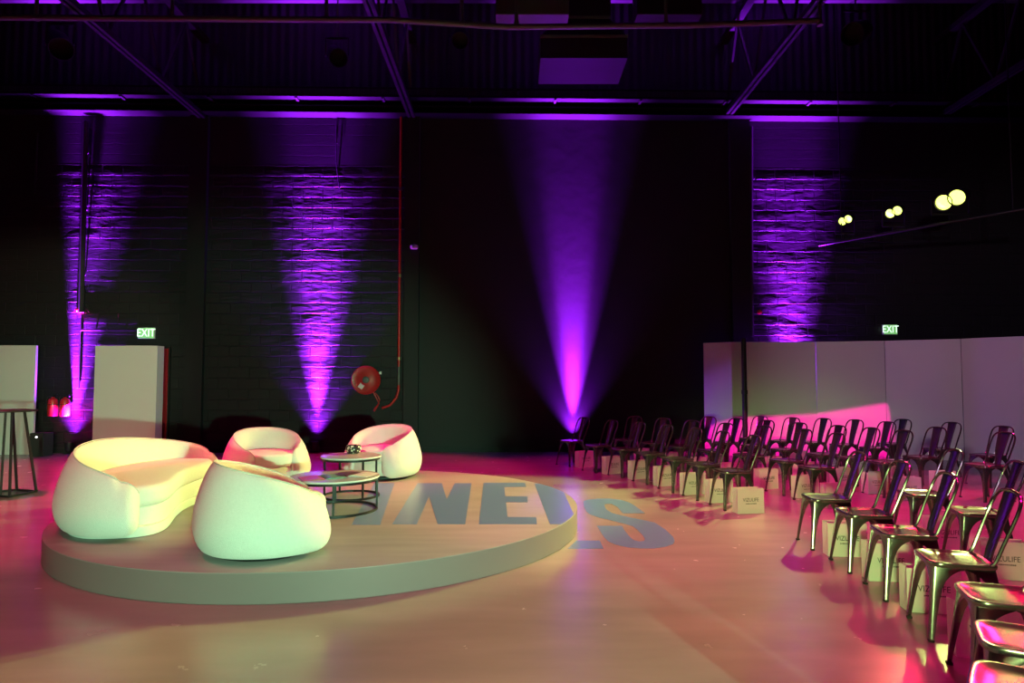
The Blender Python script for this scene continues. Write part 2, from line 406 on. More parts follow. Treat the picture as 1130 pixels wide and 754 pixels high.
def cushion(poly, z0, z1, rnd, dome=0.0):
    """Upholstered block with rounded top and bottom edges over a plan outline."""
    cx = sum(p[0] for p in poly) / len(poly); cy = sum(p[1] for p in poly) / len(poly)
    def off(d):
        out = []
        n = len(poly)
        for i in range(n):
            p = Vector(poly[i]); t = (Vector(poly[(i + 1) % n]) - Vector(poly[i - 1])).normalized()
            nr = Vector((t.y, -t.x)); out.append(p - nr * d)
        return out
    rings = []
    for k in range(5):                      # bottom edge, from inset to flush
        a = (1 - k / 4) * PI / 2
        rings.append([Vector((p.x, p.y, z0 + rnd * (1 - math.cos(PI / 2 - a)))) for p in off(rnd * (1 - math.cos(a)))])
    for k in range(6):
        a = k / 5 * PI / 2
        rings.append([Vector((p.x, p.y, z1 - rnd * (1 - math.sin(a)))) for p in off(rnd * (1 - math.cos(a)))])
    last = off(rnd); c = Vector((cx, cy))
    for f in (0.85, 0.6, 0.3, 0.05):
        rings.append([Vector((c.x + (p.x - c.x) * f, c.y + (p.y - c.y) * f, z1 + dome * (1 - f * f))) for p in last])
    return rings
def superell(a, y0, yb, yf, expo, n=44):
    out = []
    for i in range(n):
        th = -2 * PI * i / n * -1
        x = a * spow(math.cos(th), 2 / expo); s = spow(math.sin(th), 2 / expo)
        out.append((x, y0 + (yb - y0) * s if s > 0 else y0 + (y0 - yf) * s))
    return out

def armchair(loc, rz, label, seam=None):
    t = thing('tub_armchair', label, 'armchair', loc, rz, 'tub armchairs on the round platform')
    hf = lambda u: 0.455 + 0.235 * math.sin(PI * u) ** 0.85
    rings, ev = tub_shell(0.425, 0.415, 2.15, math.radians(-40), math.radians(220), hf, lean=0.05)
    sh = shell_build('wraparound_back', rings, t)
    b = MB(); b.tube([rg[RIM] + Vector((0, 0, 0.001)) for rg in rings[1:-1]], 0.005, 6); b.build('piping', 'piping', sh)
    if seam is not None:
        b = MB(); rg = rings[seam]
        b.tube([Vector((p.x, p.y, p.z)) + (Vector((p.x, p.y, 0)).normalized() * -0.001) for p in rg[1:7]], 0.0028, 6); b.build('back_seam', 'piping', sh)
    pl = superell(0.355, 0.0, 0.34, -0.425, 2.6)
    b = MB(); b.rings(cushion(pl, 0.235, 0.40, 0.045, 0.03)); b.build('seat_cushion', 'boucle', t)
    pl2 = superell(0.345, 0.0, 0.33, -0.41, 2.6)
    b = MB(); b.rings(cushion(pl2, 0.05, 0.24, 0.03)); b.build('seat_base', 'boucle', t)
    b = MB(); b.lathe([(0.36, 0), (0.37, 0.006), (0.37, 0.03), (0.33, 0.04), (0.2, 0.062)], 48); b.build('swivel_base', 'black_metal', t)
    return t
def dir_rz(dx, dy): return face_rz((dx, dy))
armchair((-1.90, 5.05, ZF), dir_rz(0.88, 0.48), 'white tub armchair nearest the camera, seen from behind', seam=27)
armchair((-3.16, 8.32, ZF), dir_rz(0.55, -0.83), 'white tub armchair at the back of the platform, left of the taller coffee table')
armchair((-1.80, 8.93, ZF), dir_rz(-0.34, -0.94), 'white tub armchair at the back of the platform, behind the taller coffee table')

def sofa(loc, rz):
    t = thing('curved_sofa', 'long curved white sofa with wraparound back on the left of the round platform', 'sofa', loc, rz)
    hf = lambda u: 0.47 + 0.245 * math.sin(PI * u) ** 0.6
    rings, ev = tub_shell(1.20, 0.54, 2.3, math.radians(-20), math.radians(181), hf, lean=0.06, n=72)
    def bow(p): q = p.copy(); q.y -= 0.14 * (q.x / 1.2) ** 2; return q        # the whole sofa bends round the stage
    rings = [[bow(p) for p in r] for r in rings]
    sh = shell_build('wraparound_back', rings, t)
    b = MB(); b.tube([rg[RIM] + Vector((0, 0, 0.001)) for rg in rings[1:-1]], 0.005, 6); b.build('piping', 'piping', sh)
    def outline(d, front):
        up = []
        n = 60
        for i in range(n):
            th = 2 * PI * i / n
            x = (1.08 - d) * spow(math.cos(th), 2 / 2.8); s = spow(math.sin(th), 2 / 2.8)
            y = (0.50 - d) * s if s > 0 else (front - d) * s
            if s < 0: y += 0.13 * (-s) * (1 - (x / 1.08) ** 2) ** 1.5            # kidney shaped front
            q = bow(Vector((x, y, 0))); up.append((q.x, q.y))
        return up
    b = MB(); b.rings(cushion(outline(0, 0.47), 0.235, 0.415, 0.055, 0.02)); b.build('seat_cushion', 'boucle', t)
    b = MB(); b.rings(cushion(outline(0.03, 0.47), 0.05, 0.24, 0.03)); b.build('seat_base', 'boucle', t)
    pl = outline(0.0, 0.44)
    b = MB(); b.rings(cushion([(x * 1.035, y * 1.04) for x, y in pl], 0.0, 0.085, 0.008)); b.build('plinth', 'boucle', t)
    return t
sofa((-3.62, 6.42, ZF), dir_rz(0.975, 0.22))

# ------------------------------------------------------------------ coffee tables
def coffee_table(loc, r, h, rz, label):
    t = thing('coffee_table', label, 'table', loc, rz, 'nesting round coffee tables')
    b = MB(); b.lathe([(r - 0.004, h - 0.022), (r, h - 0.018), (r, h - 0.004), (r - 0.004, h)], 72); top = b.build('tabletop', 'stone_top', t)
    b = MB(); b.lathe([(r + 0.0006, h - 0.017), (r + 0.003, h - 0.012), (r + 0.003, h - 0.007), (r + 0.0006, h - 0.003)], 72, cap=False); b.build('edge_band', 'white_edge', top)
    rr = r - 0.022
    b = MB(); b.lathe([(rr - 0.012, h - 0.046), (rr + 0.008, h - 0.046), (rr + 0.008, h - 0.0225), (rr - 0.012, h - 0.0225), (rr - 0.012, h - 0.046)], 72, cap=False); b.build('top_ring', 'black_metal', t)
    b = MB(); b.lathe([(rr - 0.012, 0.0), (rr + 0.008, 0.0), (rr + 0.008, 0.022), (rr - 0.012, 0.022), (rr - 0.012, 0.0)], 72, cap=False); b.build('base_ring', 'black_metal', t)
    for k in range(4):
        a = k * PI / 2; c = Vector(((rr - 0.002) * math.cos(a), (rr - 0.002) * math.sin(a), 0))
        b = MB(); b.box((c.x, c.y, h / 2 - 0.001), (0.02, 0.02, h - 0.088), Matrix.Rotation(a, 3, 'Z')); b.box((c.x, c.y, 0.033), (0.018, 0.018, 0.024)); b.box((c.x, c.y, h - 0.055), (0.018, 0.018, 0.02)); b.build('leg', 'black_metal', t, bevel=0.002)
    return t
T1 = Vector((-1.80, 6.56, ZF)); T2 = Vector((-1.83, 7.345, ZF))
H1, H2 = 0.345, 0.462
coffee_table(T1, 0.446, H1, math.radians(-76), 'lower and wider round coffee table with magazines on it')
coffee_table(T2, 0.336, H2, math.radians(-52), 'taller and smaller round coffee table with a speckled pot on it')
z2 = ZF + H2
pp = G(390, 500.5, z2)
b = MB(); b.lathe([(0.050, 0.0), (0.075, 0.012), (0.092, 0.05), (0.086, 0.085), (0.074, 0.098), (0.066, 0.098), (0.074, 0.075), (0.07, 0.04), (0.02, 0.02)], 40)
o = b.build('speckled_pot', 'speckled_pot'); o.location = pp; tag(o, 'small black and cream speckled pot on the taller coffee table', 'pot')
z1 = ZF + H1
def open_magazine(px, py, rz, cols, label, sc=1.0):
    p = G(px, py, z1)
    t = thing('open_magazine', label, 'magazine', (p.x, p.y, z1), rz, 'magazines on the lower coffee table')
    for s, m in zip((-1, 1), cols):
        prof = [(0.0, 0.002), (0.03, 0.014), (0.08, 0.013), (0.15, 0.007), (0.21, 0.004)]
        rings = [[Vector((s * x * sc, -0.14 * sc, 0.0008)), Vector((s * x * sc, -0.14 * sc, z)), Vector((s * x * sc, 0.14 * sc, z)), Vector((s * x * sc, 0.14 * sc, 0.0008))] for x, z in prof]
        b = MB(); b.rings(rings); b.build('page_block', m, t)
    return t
open_magazine(356, 527.5, 0.5, ('page_pink', 'page_teal'), 'open magazine with a pink page, left on the lower coffee table')
open_magazine(391, 524.0, -0.25, ('page_dark', 'page_white'), 'open magazine with dark and white pages, right on the lower coffee table')

# ------------------------------------------------------------------ metal cafe chair
def make_chair():
    t = thing('metal_chair', 'x', 'chair')
    SZ = 0.452
    # pressed seat pan with a dished middle and rolled edge
    def sq(a, z, e=5.0, n=40): return [Vector((a * spow(math.cos(2 * PI * k / n), 2 / e), a * spow(math.sin(2 * PI * k / n), 2 / e), z)) for k in range(n)]
    b = MB(); b.rings([sq(0.171, SZ - 0.030), sq(0.181, SZ - 0.027), sq(0.1835, SZ - 0.012), sq(0.181, SZ - 0.003), sq(0.174, SZ), sq(0.160, SZ - 0.001), sq(0.145, SZ - 0.008, 4.0), sq(0.09, SZ - 0.011, 3.0), sq(0.03, SZ - 0.011, 2.2)])
    b.build('seat', 'gunmetal', t, angle=50)
    # four legs of folded sheet; the flanges flare into the arched apron
    levels = [(0.012, 0.026), (0.12, 0.032), (0.22, 0.040), (0.30, 0.052), (0.345, 0.068), (0.375, 0.090), (0.395, 0.115), (0.408, 0.140), (0.4165, 0.1595), (0.4225, 0.1595)]
    for sx, sy in ((-1, -1), (1, -1), (-1, 1), (1, 1)):
        rings = []
        for z, w in levels:
            c = 0.1605 + (0.4225 - z) / 0.41 * 0.047
            if sy > 0: cy = c + (0.4225 - z) * 0.03
            else: cy = c
            r = 0.016; th = 0.003
            w = min(w, c - 0.0012)
            out = [(c - w, cy), (c - r, cy), (c - r * 0.3, cy - r * 0.3), (c, cy - r), (c, cy - w), (c - th, cy - w), (c - th, cy - r), (c - r * 0.3 - th, cy - r * 0.3 - th), (c - r, cy - th), (c - w, cy - th)]
            rings.append([Vector((sx * x, sy * y, z)) for x, y in out])
        b = MB(); b.rings(rings); lg = b.build('leg', 'gunmetal', t, angle=40)
        c = 0.1605 + 0.047; cy = c + (0.0123 if sy > 0 else 0)
        b = MB(); b.box((sx * (c - 0.0125), sy * (cy - 0.0125), 0.0075), (0.030, 0.030, 0.015)); b.build('foot_cap', 'rubber', lg, bevel=0.003)
    half = [(0.158, 0.120, 0.435), (0.160, 0.152, 0.465), (0.163, 0.180, 0.53), (0.168, 0.215, 0.62), (0.172, 0.248, 0.70), (0.170, 0.272, 0.760), (0.158, 0.289, 0.805), (0.132, 0.301, 0.836), (0.098, 0.307, 0.851), (0.05, 0.310, 0.858), (0.0, 0.311, 0.860)]
    # smooth the half outline
    def cat(P, k=4):
        out = []
        for i in range(len(P) - 1):
            p0 = Vector(P[max(i - 1, 0)]); p1 = Vector(P[i]); p2 = Vector(P[i + 1]); p3 = Vector(P[min(i + 2, len(P) - 1)])
            for j in range(k):
                u = j / k
                out.append(0.5 * ((2 * p1) + (p2 - p0) * u + (2 * p0 - 5 * p1 + 4 * p2 - p3) * u * u + (3 * p1 - p0 - 3 * p2 + p3) * u ** 3))
        out.append(Vector(P[-1])); return out
    h = cat(half); full = h + [Vector((-p.x, p.y, p.z)) for p in reversed(h[:-1])]
    b = MB(); b.tube(full, 0.0105, 8); b.build('back_hoop', 'gunmetal', t)
    # pressed central splat
    rows = [(0.443, 0.1745, 0.048), (0.50, 0.188, 0.050), (0.60, 0.222, 0.056), (0.70, 0.257, 0.062), (0.79, 0.289, 0.069), (0.84, 0.3055, 0.075), (0.857, 0.312, 0.077)]
    rings = []
    for z, y, w in rows:
        pr = [(-1, 0), (-0.9, 0.006), (-0.45, 0.010), (0, 0.011), (0.45, 0.010), (0.9, 0.006), (1, 0)]
        rings.append([Vector((x * w, y + d, z)) for x, d in pr] + [Vector((x * w, y + d - 0.004, z)) for x, d in reversed(pr)])
    b = MB(); b.rings(rings); b.build('back_splat', 'gunmetal', t, angle=50)
    return t

def make_bag():
    t = thing('gift_bag', 'x', 'gift bag')
    w, d, h, th = 0.325, 0.125, 0.285, 0.0015
    def ring(ww, dd, z, g=0.0): 
        return [Vector((-ww / 2, -dd / 2, z)), Vector((0, -dd / 2, z)), Vector((ww / 2, -dd / 2, z)), Vector((ww / 2 - g, 0, z)), Vector((ww / 2, dd / 2, z)), Vector((0, dd / 2, z)), Vector((-ww / 2, dd / 2, z)), Vector((-ww / 2 + g, 0, z))]
    b = MB()
    b.rings([ring(w, d, 0), ring(w, d, 0.05, 0.002), ring(w, d, 0.16, 0.012), ring(w, d * 0.97, h, 0.022), ring(w - 2 * th, d * 0.97 - 2 * th, h, 0.022), ring(w - 2 * th, d - 2 * th, 0.16, 0.012), ring(w - 2 * th, d - 2 * th, 0.003, 0.0)])
    b.build('paper_body', 'bag_paper', t, smooth=False)
    me = text_mesh('VIZULIFE', 0.058, 0.0004)
    me.materials.clear(); me.materials.append(MATS['bag_print'])
    me.transform(Matrix.Translation((0, -d / 2 - 0.0008, 0.155)) @ Matrix.Rotation(PI / 2, 4, 'X') @ Matrix.Scale(0.86, 4, (1, 0, 0)))
    o = bpy.data.objects.new('printed_name', me); COL.objects.link(o); o.parent = t
    b = MB()
    random.seed(3); x = -0.062
    while x < 0.06:
        ww = random.choice((0.005, 0.007, 0.009)); b.box((x + ww / 2, -d / 2 - 0.0006, 0.112), (ww, 0.0008, random.choice((0.007, 0.009, 0.011)))); x += ww + 0.0035
    b.build('printed_small_line', 'bag_print', t, smooth=False)
    return t
chair0 = make_chair(); bag0 = make_bag()
def kids(o): return [x for x in bpy.data.objects if x.parent == o]
def dup(root):
    def rec(o, parent):
        c = o.copy(); COL.objects.link(c)
        if parent: c.parent = parent
        for ch in TREE[o]: rec(ch, c)
        return c
    return rec(root, None)
TREE = {}
def reg(o):
    TREE[o] = kids(o)
    for k in TREE[o]: reg(k)
reg(chair0); reg(bag0)
used = [False, False]
def place(kind, x, y, rz, label, group):
    src = (chair0, bag0)[kind]
    if not used[kind]: o = src; used[kind] = True
    else: o = dup(src)
    o.location = (x, y, 0); o.rotation_euler = (0, 0, rz); o['label'] = label; o['group'] = group
    return o
ORD = ['first', 'second', 'third', 'fourth', 'fifth', 'sixth', 'seventh', 'eighth']
def seat_row(spots, rowname, blockname, bags=True):
    n = len(spots)
    for i, (x, y, f) in enumerate(spots):
        f = Vector(f).normalized()
        if i == 0: which = 'farthest away'
        elif i == n - 1: which = 'nearest the camera'
        else: which = ORD[i] + ' from far end'
        place(0, x, y, face_rz(f), f'bare metal chair, {which}, {rowname}, {blockname}', 'metal chairs facing the round platform')
        if bags:
            near = Vector((f.y, -f.x))
            if near.y > 0: near = -near
            bx = Vector((x, y)) + near * 0.325 - f * 0.03
            g = Vector((near.x, near.y))
            place(1, bx.x, bx.y, face_rz(g), f'white gift bag by chair {which}, {rowname}, {blockname}', 'gift bags beside the chairs')
def from_feet(far, near, f):
    a = G(*far); b_ = G(*near); m = (a + b_) / 2; f = Vector(f).normalized()
    return (m.x - f.x * 0.2, m.y - f.y * 0.2, f)
def seat_at(px, py, f=None):
    p = G(px, py, 0.445)
    if f is None:
        d = Vector((-1.9 - p.x, (7.2 - p.y) * 0.8)); f = d.normalized()
    return (p.x, p.y, f)
row1f = [((613, 511), (630, 517.5)), ((641, 519), (659.5, 523)), ((669, 524), (688, 528.5)), ((697, 531), (715, 535.5)), ((724, 539), (745, 545)), ((753, 547), (770, 553)), ((783, 557), (799.5, 564))]
spots = []
for i, (a, b_) in enumerate(row1f):
    k = i / 6; spots.append(from_feet(a, b_, (-0.84 - 0.15 * k, -0.54 + 0.40 * k)))
seat_row(spots, 'front row', 'far seating block')
row1n = [((879, 595.6), (897, 608), (-0.995, 0.10)), ((915, 617), (938.5, 634), (-0.99, 0.11)), ((952, 644), (979, 665), (-0.98, 0.18)), ((1002, 681.7), (1027, 709), (-0.96, 0.27))]
spots = [from_feet(a, b_, f) for a, b_, f in row1n] + [(2.45, 3.25, (-0.93, 0.35)), (2.13, 2.69, (-0.87, 0.50)), (1.80, 2.27, (-0.77, 0.63))]
seat_row(spots, 'front row', 'near seating block')
seat_row([seat_at(*p) for p in ((691, 484.5), (721, 488), (751, 492), (786, 497), (826, 502), (868, 508), (901, 515))], 'second row', 'far seating block')
seat_row([seat_at(*p) for p in ((1018, 544), (1078, 564))], 'second row', 'near seating block')
seat_row([seat_at(*p) for p in ((772, 485), (801, 488), (833, 491.5), (867, 496), (908, 501), (943, 505), (977, 509.5))], 'third row', 'far seating block')
seat_row([seat_at(*p) for p in ((829, 484), (863, 486.5), (897, 488), (931, 490.5), (965, 494), (1016, 504))], 'fourth row', 'far seating block')
seat_row([seat_at(*p) for p in ((984, 489.5), (1036, 495), (1090, 502), (1087, 513))], 'back row', 'seats by the grey panels', bags=False)

# ------------------------------------------------------------------ white screens
def screen(name, pts, h, label, th=0.04, group=None, cat='panel', brace=0.2):
    """Free-standing board between two plan points (front face), thickness away from the camera."""
    a, b_ = Vector(pts[0]), Vector(pts[1]); d = (b_ - a); L = d.length
    t = thing(name, label, cat, (a.x, a.y, 0), math.atan2(d.y, d.x), group)
    b = MB(); b.box((L / 2, th / 2, h / 2), (L - 0.006, th, h)); b.build('board', 'white_board', t, bevel=0.003, smooth=False)
    b = MB()
    for x in (0.25 * L, 0.75 * L):
        if not brace: break
        b = MB(); b.bar((x, th + 0.02, 0.02), (x, th + brace, 0.02), 0.04); b.bar((x, th + 0.02, 0.04), (x, th + 0.02, h * 0.7), 0.035); b.build('back_brace', 'black_matte', t)
    return t
gp = 'white panels of the folding screen behind the chairs'
HP = 2.36
def top_pt(px, py, h):                      # plan point whose top edge shows at a pixel
    p = G(px, py, h); return (p.x, p.y)
PA = (4.10, 13.72); PB = top_pt(807, 377.5, HP); PC = top_pt(900, 377.3, HP); PD = top_pt(976, 376.2, HP); PE = top_pt(1060, 374, HP); PF = top_pt(1130, 371, HP)
PG = (PF[0] + (PF[0] - PE[0]) * 0.7, PF[1] + (PF[1] - PE[1]) * 0.7)
screen('display_panel', (PA, PB), HP, 'purple-lit narrow white panel at the left end of the screen', group=gp, brace=0)
screen('display_panel', (PB, PC), HP, 'white screen panel with the black post in front of it', group=gp)
screen('display_panel', (PC, PD), HP, 'white screen panel under the right exit sign, left of the corner', group=gp)
screen('display_panel', (PD, PE), HP, 'white screen panel just right of the screen corner', group=gp)
screen('display_panel', (PE, PG), HP, 'white screen panel at the right edge of the photo', group=gp)
# black post in front of the screen
pb = top_pt(821, 376, 2.38); yy = pb[1] - 0.12
t = thing('black_post', 'tall slim black post standing against the white screen', 'post', (D(821, 400, yy).x, yy, 0))
b = MB(); b.tube([(0, 0, 0.02), (0, 0, 2.42)], 0.05, 14); b.build('tube', 'black_metal', t)
b = MB(); b.lathe([(0.17, 0), (0.17, 0.012), (0.06, 0.02)], 28); b.build('base_plate', 'black_metal', t)
b = MB(); b.tube([(0, 0, 1.28), (0, 0, 1.36)], 0.06, 14); b.build('collar', 'black_matte', t)

xa = D(38, 440, 13.55)
screen('white_panel', ((xa.x - 2.0, 13.5), (xa.x, 13.55)), 2.30, 'white board at the left edge behind the bar table', th=0.06, cat='panel')
a0 = D(103.5, 430, 13.2); a1 = D(172.5, 430, 13.2)
t = thing('white_panel', 'tall thick white board in front of the red door', 'panel', (a0.x, 13.2, 0))
wdt = a1.x - a0.x; hh = D(140, 381.5, 13.2).z
b = MB(); b.box((wdt / 2, 0.13, hh / 2), (wdt, 0.26, hh)); b.build('board', 'white_board', t, bevel=0.004, smooth=False)
b = MB(); b.box((wdt / 2, 0.42, 0.03), (wdt * 0.8, 0.32, 0.06)); b.build('rear_foot', 'black_matte', t)

# ------------------------------------------------------------------ bar table
BC = Vector((-6.82, 8.62)); zt = D(9, 452.5, 8.62).z
t = thing('bar_table', 'tall dark bar table with splayed legs at the left edge', 'table', (BC.x, BC.y, 0))
b = MB(); b.lathe([(0.375, zt - 0.026), (0.38, zt - 0.022), (0.38, zt - 0.004), (0.375, zt)], 8); b.build('tabletop', 'black_metal', t, smooth=False)
ft = []
for fx, fy, tx, td in ((40, 543.5, 27, 8.74), (10.5, 549.5, 13.5, 8.46), (0.5, 548.5, 6.3, 8.46)):
    f = G(fx, fy, 0); tp = D(tx, 453, td)
    ft.append((f.x - BC.x, f.y - BC.y)); b = MB()
    b.bar((f.x - BC.x, f.y - BC.y, 0.012), (tp.x - BC.x, tp.y - BC.y, zt - 0.02), 0.026); b.build('leg', 'black_metal', t)
for fx, fy in ((-0.45, -0.02), (-0.10, 0.42)):
    ft.append((fx, fy)); b = MB(); b.bar((fx, fy, 0.012), (fx * 0.55, fy * 0.55, zt - 0.02), 0.026); b.build('leg', 'black_metal', t)
b = MB()
for i in range(5): b.bar((*ft[i], 0.014), (*ft[(i + 1) % 5], 0.014), 0.027)
b.build('base_frame', 'black_metal', t)

# ------------------------------------------------------------------ fittings on the back wall
def exit_sign(px0, px1, py0, py1, label):
    a = Wl(px0, py0); c = Wl(px1, py1); w = c.x - a.x; h = a.z - c.z
    t = thing('exit_sign', label, 'exit sign', ((a.x + c.x) / 2, wy((a.x + c.x) / 2), (a.z + c.z) / 2), math.atan(WS), 'green exit signs')
    b = MB(); b.box((0, -0.033, 0), (w, 0.06, h)); b.build('housing', 'exit_frame', t, bevel=0.006)
    b = MB(); b.box((0, -0.0645, 0), (w * 0.96, 0.003, h * 0.92)); b.build('lit_face', 'exit_green', t, smooth=False)
    me = text_mesh('EXIT', h * 1.02, 0.0008); me.materials.clear(); me.materials.append(MATS['exit_letter'])
    me.transform(Matrix.Translation((0, -0.0675, 0)) @ Matrix.Rotation(PI / 2, 4, 'X') @ Matrix.Scale(0.80, 4, (1, 0, 0)))
    o = bpy.data.objects.new('lettering', me); COL.objects.link(o); o.parent = t
exit_sign(154, 171.8, 362, 374, 'green lit exit sign above the tall white board and red door')
exit_sign(973, 988.5, 358.5, 369.5, 'green lit exit sign above the folding screen on the right')

# fire hose reel
c = Wl(405, 419.5); rr = (Wl(421, 419).x - Wl(389, 419).x) / 2
t = thing('fire_hose_reel', 'round red fire hose reel on the black back wall', 'fire hose reel', (c.x, wy(c.x), c.z), math.atan(WS))
b = MB(); b.lathe([(rr * 0.9, 0.10), (rr, 0.105), (rr, 0.118), (rr * 0.97, 0.125), (rr * 0.90, 0.115), (rr * 0.55, 0.112), (rr * 0.34, 0.125), (rr * 0.2, 0.13)], 48, axis='Y')
b.lathe([(rr * 0.72, 0.03), (rr * 0.72, 0.10)], 40, axis='Y'); b.lathe([(rr * 0.9, 0.015), (rr * 0.9, 0.03)], 40, axis='Y'); b.build('reel', 'red_paint', t)
b = MB(); b.lathe([(0.075, 0.125), (0.075, 0.145), (0.06, 0.155), (0.03, 0.157)], 24, axis='Y'); b.build('hub', 'galvanised', t)
b = MB(); b.box((-0.10, -0.1205, -0.135), (0.11, 0.004, 0.11), Matrix.Rotation(math.radians(35), 3, 'Y')); b.build('paper_label', 'label_white', t, smooth=False)
b = MB(); b.box((0, -0.0085, 0), (0.14, 0.016, 0.5)); b.build('wall_bracket', 'red_paint', t)
b = MB()
hp = [(0.20, -0.10, -0.28), (0.27, -0.11, -0.36), (0.30, -0.10, -0.44), (0.28, -0.09, -0.50), (0.24, -0.08, -0.42), (0.19, -0.09, -0.33), (0.15, -0.09, -0.24)]
b.tube(hp, 0.014, 8); b.tube([(0.28, -0.09, -0.50), (0.25, -0.08, -0.56), (0.20, -0.07, -0.62), (0.17, -0.07, -0.68)], [0.016, 0.02, 0.03, 0.022], 8); b.build('hose', 'red_paint', t)
b = MB(); b.box((0.305, -0.06, 0.155), (0.04, 0.04, 0.06)); b.bar((0.30, -0.05, 0.15), (0.07, -0.02, 0.15), 0.014); b.build('guide_tag', 'label_white', t)
# red water riser
q = Wl(440.5, 130, 0.08); q2 = Wl(440, 425, 0.08)
t = thing('fire_water_pipe', 'thin red vertical water pipe feeding the hose reel', 'pipe', (q2.x, q2.y, 0))
b = MB(); b.tube([(0, 0, 7.45), (0, 0, q2.z - 0.1), (-0.05, 0, q2.z - 0.28), (-0.18, 0, q2.z - 0.44), (-0.36, 0, q2.z - 0.50)], 0.028, 10); b.build('tube', 'red_paint', t)
for py in (396, 210, 305):
    z = Wl(440, py).z; b = MB(); b.tube([(0, 0, z - 0.035), (0, 0, z + 0.035)], 0.040, 10); b.box((0, 0.04, z), (0.03, 0.075, 0.02)); b.build('coupling', 'brass', t)
z = Wl(440, 415).z; b = MB(); b.tube([(0, 0, z - 0.2), (0, 0, z + 0.2)], 0.031, 10); b.build('valve_section', 'galvanised', t)

# camera-like sensor on the pilaster
c = Wl(457.5, 275, 0.12)
t = thing('wall_sensor', 'small white sensor on the black wall right of the red pipe', 'sensor', (c.x, c.y, c.z))
b = MB(); b.box((0, -0.02, 0.03), (0.06, 0.04, 0.06)); b.build('mount', 'black_metal', t)
b = MB(); b.tube([(0.05, -0.04, 0.035), (0.01, -0.10, 0.03), (-0.05, -0.15, 0.01)], [0.05, 0.055, 0.045], 12); b.build('body', 'label_white', t)

# fire extinguishers
def extinguisher(px, label):
    a = Wl(px, 436, 0.11); c = Wl(px, 459.5, 0.11); h = a.z - c.z
    t = thing('fire_extinguisher', label, 'fire extinguisher', (a.x, wy(a.x), c.z), math.atan(WS), 'red fire extinguishers on the wall')
    r = 0.095
    b = MB(); b.lathe([(r * 0.9, 0), (r, 0.015), (r, h * 0.70), (r * 0.85, h * 0.80), (r * 0.35, h * 0.86), (r * 0.3, h * 0.9)], 24, c=(0, -0.11, 0)); b.build('cylinder', 'red_plastic', t)
    b = MB(); b.box((0, -0.11, h * 0.93), (0.04, 0.05, 0.04)); b.bar((0, -0.10, h * 0.97), (0.10, -0.13, h * 1.02), 0.018); b.bar((0, -0.10, h * 0.93), (0.10, -0.13, h * 0.92), 0.018); b.build('valve_handle', 'black_metal', t)
    b = MB(); b.tube([(-0.02, -0.12, h * 0.92), (-0.10, -0.13, h * 0.9), (-0.125, -0.13, h * 0.7), (-0.115, -0.12, h * 0.3)], 0.011, 8); b.build('hose', 'rubber', t)
    b = MB(); b.box((0, -0.0125, h * 0.5), (0.06, 0.012, h * 0.5)); b.box((0, -0.108, h * 0.55), (0.2, 0.2, 0.012)); b.build('bracket', 'black_metal', t)
extinguisher(58.5, 'red fire extinguisher on the left of the pair beside the purple uplight')
extinguisher(72, 'brightly lit red fire extinguisher on the right of the pair')

# alarm bell, conduits
c = Wl(87.5, 342.5, 0)
t = thing('alarm_beacon', 'small red alarm beacon on the left wall column', 'alarm', (c.x, wy(c.x), c.z), 0)
b = MB(); b.lathe([(0.06, 0.0), (0.06, 0.03), (0.05, 0.04)], 20, axis='Y'); b.build('backplate', 'red_paint', t)
b = MB(); b.lathe([(0.045, 0.04), (0.045, 0.08), (0.03, 0.10), (0.01, 0.105)], 20, axis='Y'); b.build('lens', 'red_plastic', t)
def wall_pipe(name, label, pts, r, m='black_matte', cat='pipe', off=0.07):
    P = [Wl(x, y, off) for x, y in pts]
    b = MB(); b.tube(P, r, 8)
    for a, c in zip(P[:-1], P[1:]):
        mdd = (a + c) / 2; b.box((mdd.x, (mdd.y + wy(mdd.x)) / 2 - 0.001, mdd.z), (0.03, max(0.01, wy(mdd.x) - mdd.y - 0.004), 0.03))
    tag(b.build(name, m), label, cat)
wall_pipe('downpipe', 'thick black vertical pipe beside the left purple wall light', [(94.5, 134), (93, 200), (91.5, 260), (89.5, 345)], 0.055, off=0.12)
wall_pipe('conduit', 'thin conduit running from the exit sign to the fire extinguishers', [(153, 364.5), (120, 364.5), (90, 364.5), (88.3, 367), (88, 395), (87, 428)], 0.018, 'black_metal', off=0.03)
wall_pipe('conduit', 'short thin vertical conduit high on the left wall', [(41.5, 147), (40, 180), (38.5, 213)], 0.018, 'duct', off=0.05)
wall_pipe('conduit', 'thin cable hanging high on the wall left of the red pipe', [(371, 134), (371, 180), (374.5, 208)], 0.012, 'duct', off=0.04)
wall_pipe('downpipe', 'black vertical pipe on the wall pilaster left of the right exit sign', [(829, 140), (829, 250), (830, 372)], 0.04, off=0.10)
c = Wl(832, 345, 0.06)
b = MB(); b.lathe([(0.05, 0.0), (0.05, 0.05), (0.02, 0.07)], 18, axis='Y'); o = b.build('alarm_beacon', 'red_paint'); o.location = (c.x + 0.09, wy(c.x) - 0.125, c.z); tag(o, 'small red alarm beacon beside the right wall pilaster', 'alarm')
# black equipment box with an indicator
c = D(45.5, 500, 13.3)
t = thing('equipment_case', 'small black equipment case with a white indicator on the floor at left', 'case', (c.x, 13.3, 0))
b = MB(); b.box((0, 0, 0.24), (0.28, 0.3, 0.48)); b.build('body', 'black_matte', t, bevel=0.01)
b = MB(); b.lathe([(0.018, 0.15), (0.018, 0.156)], 12, c=(0, 0, 0.40), axis='Y'); b.build('indicator', 'led_white', t)

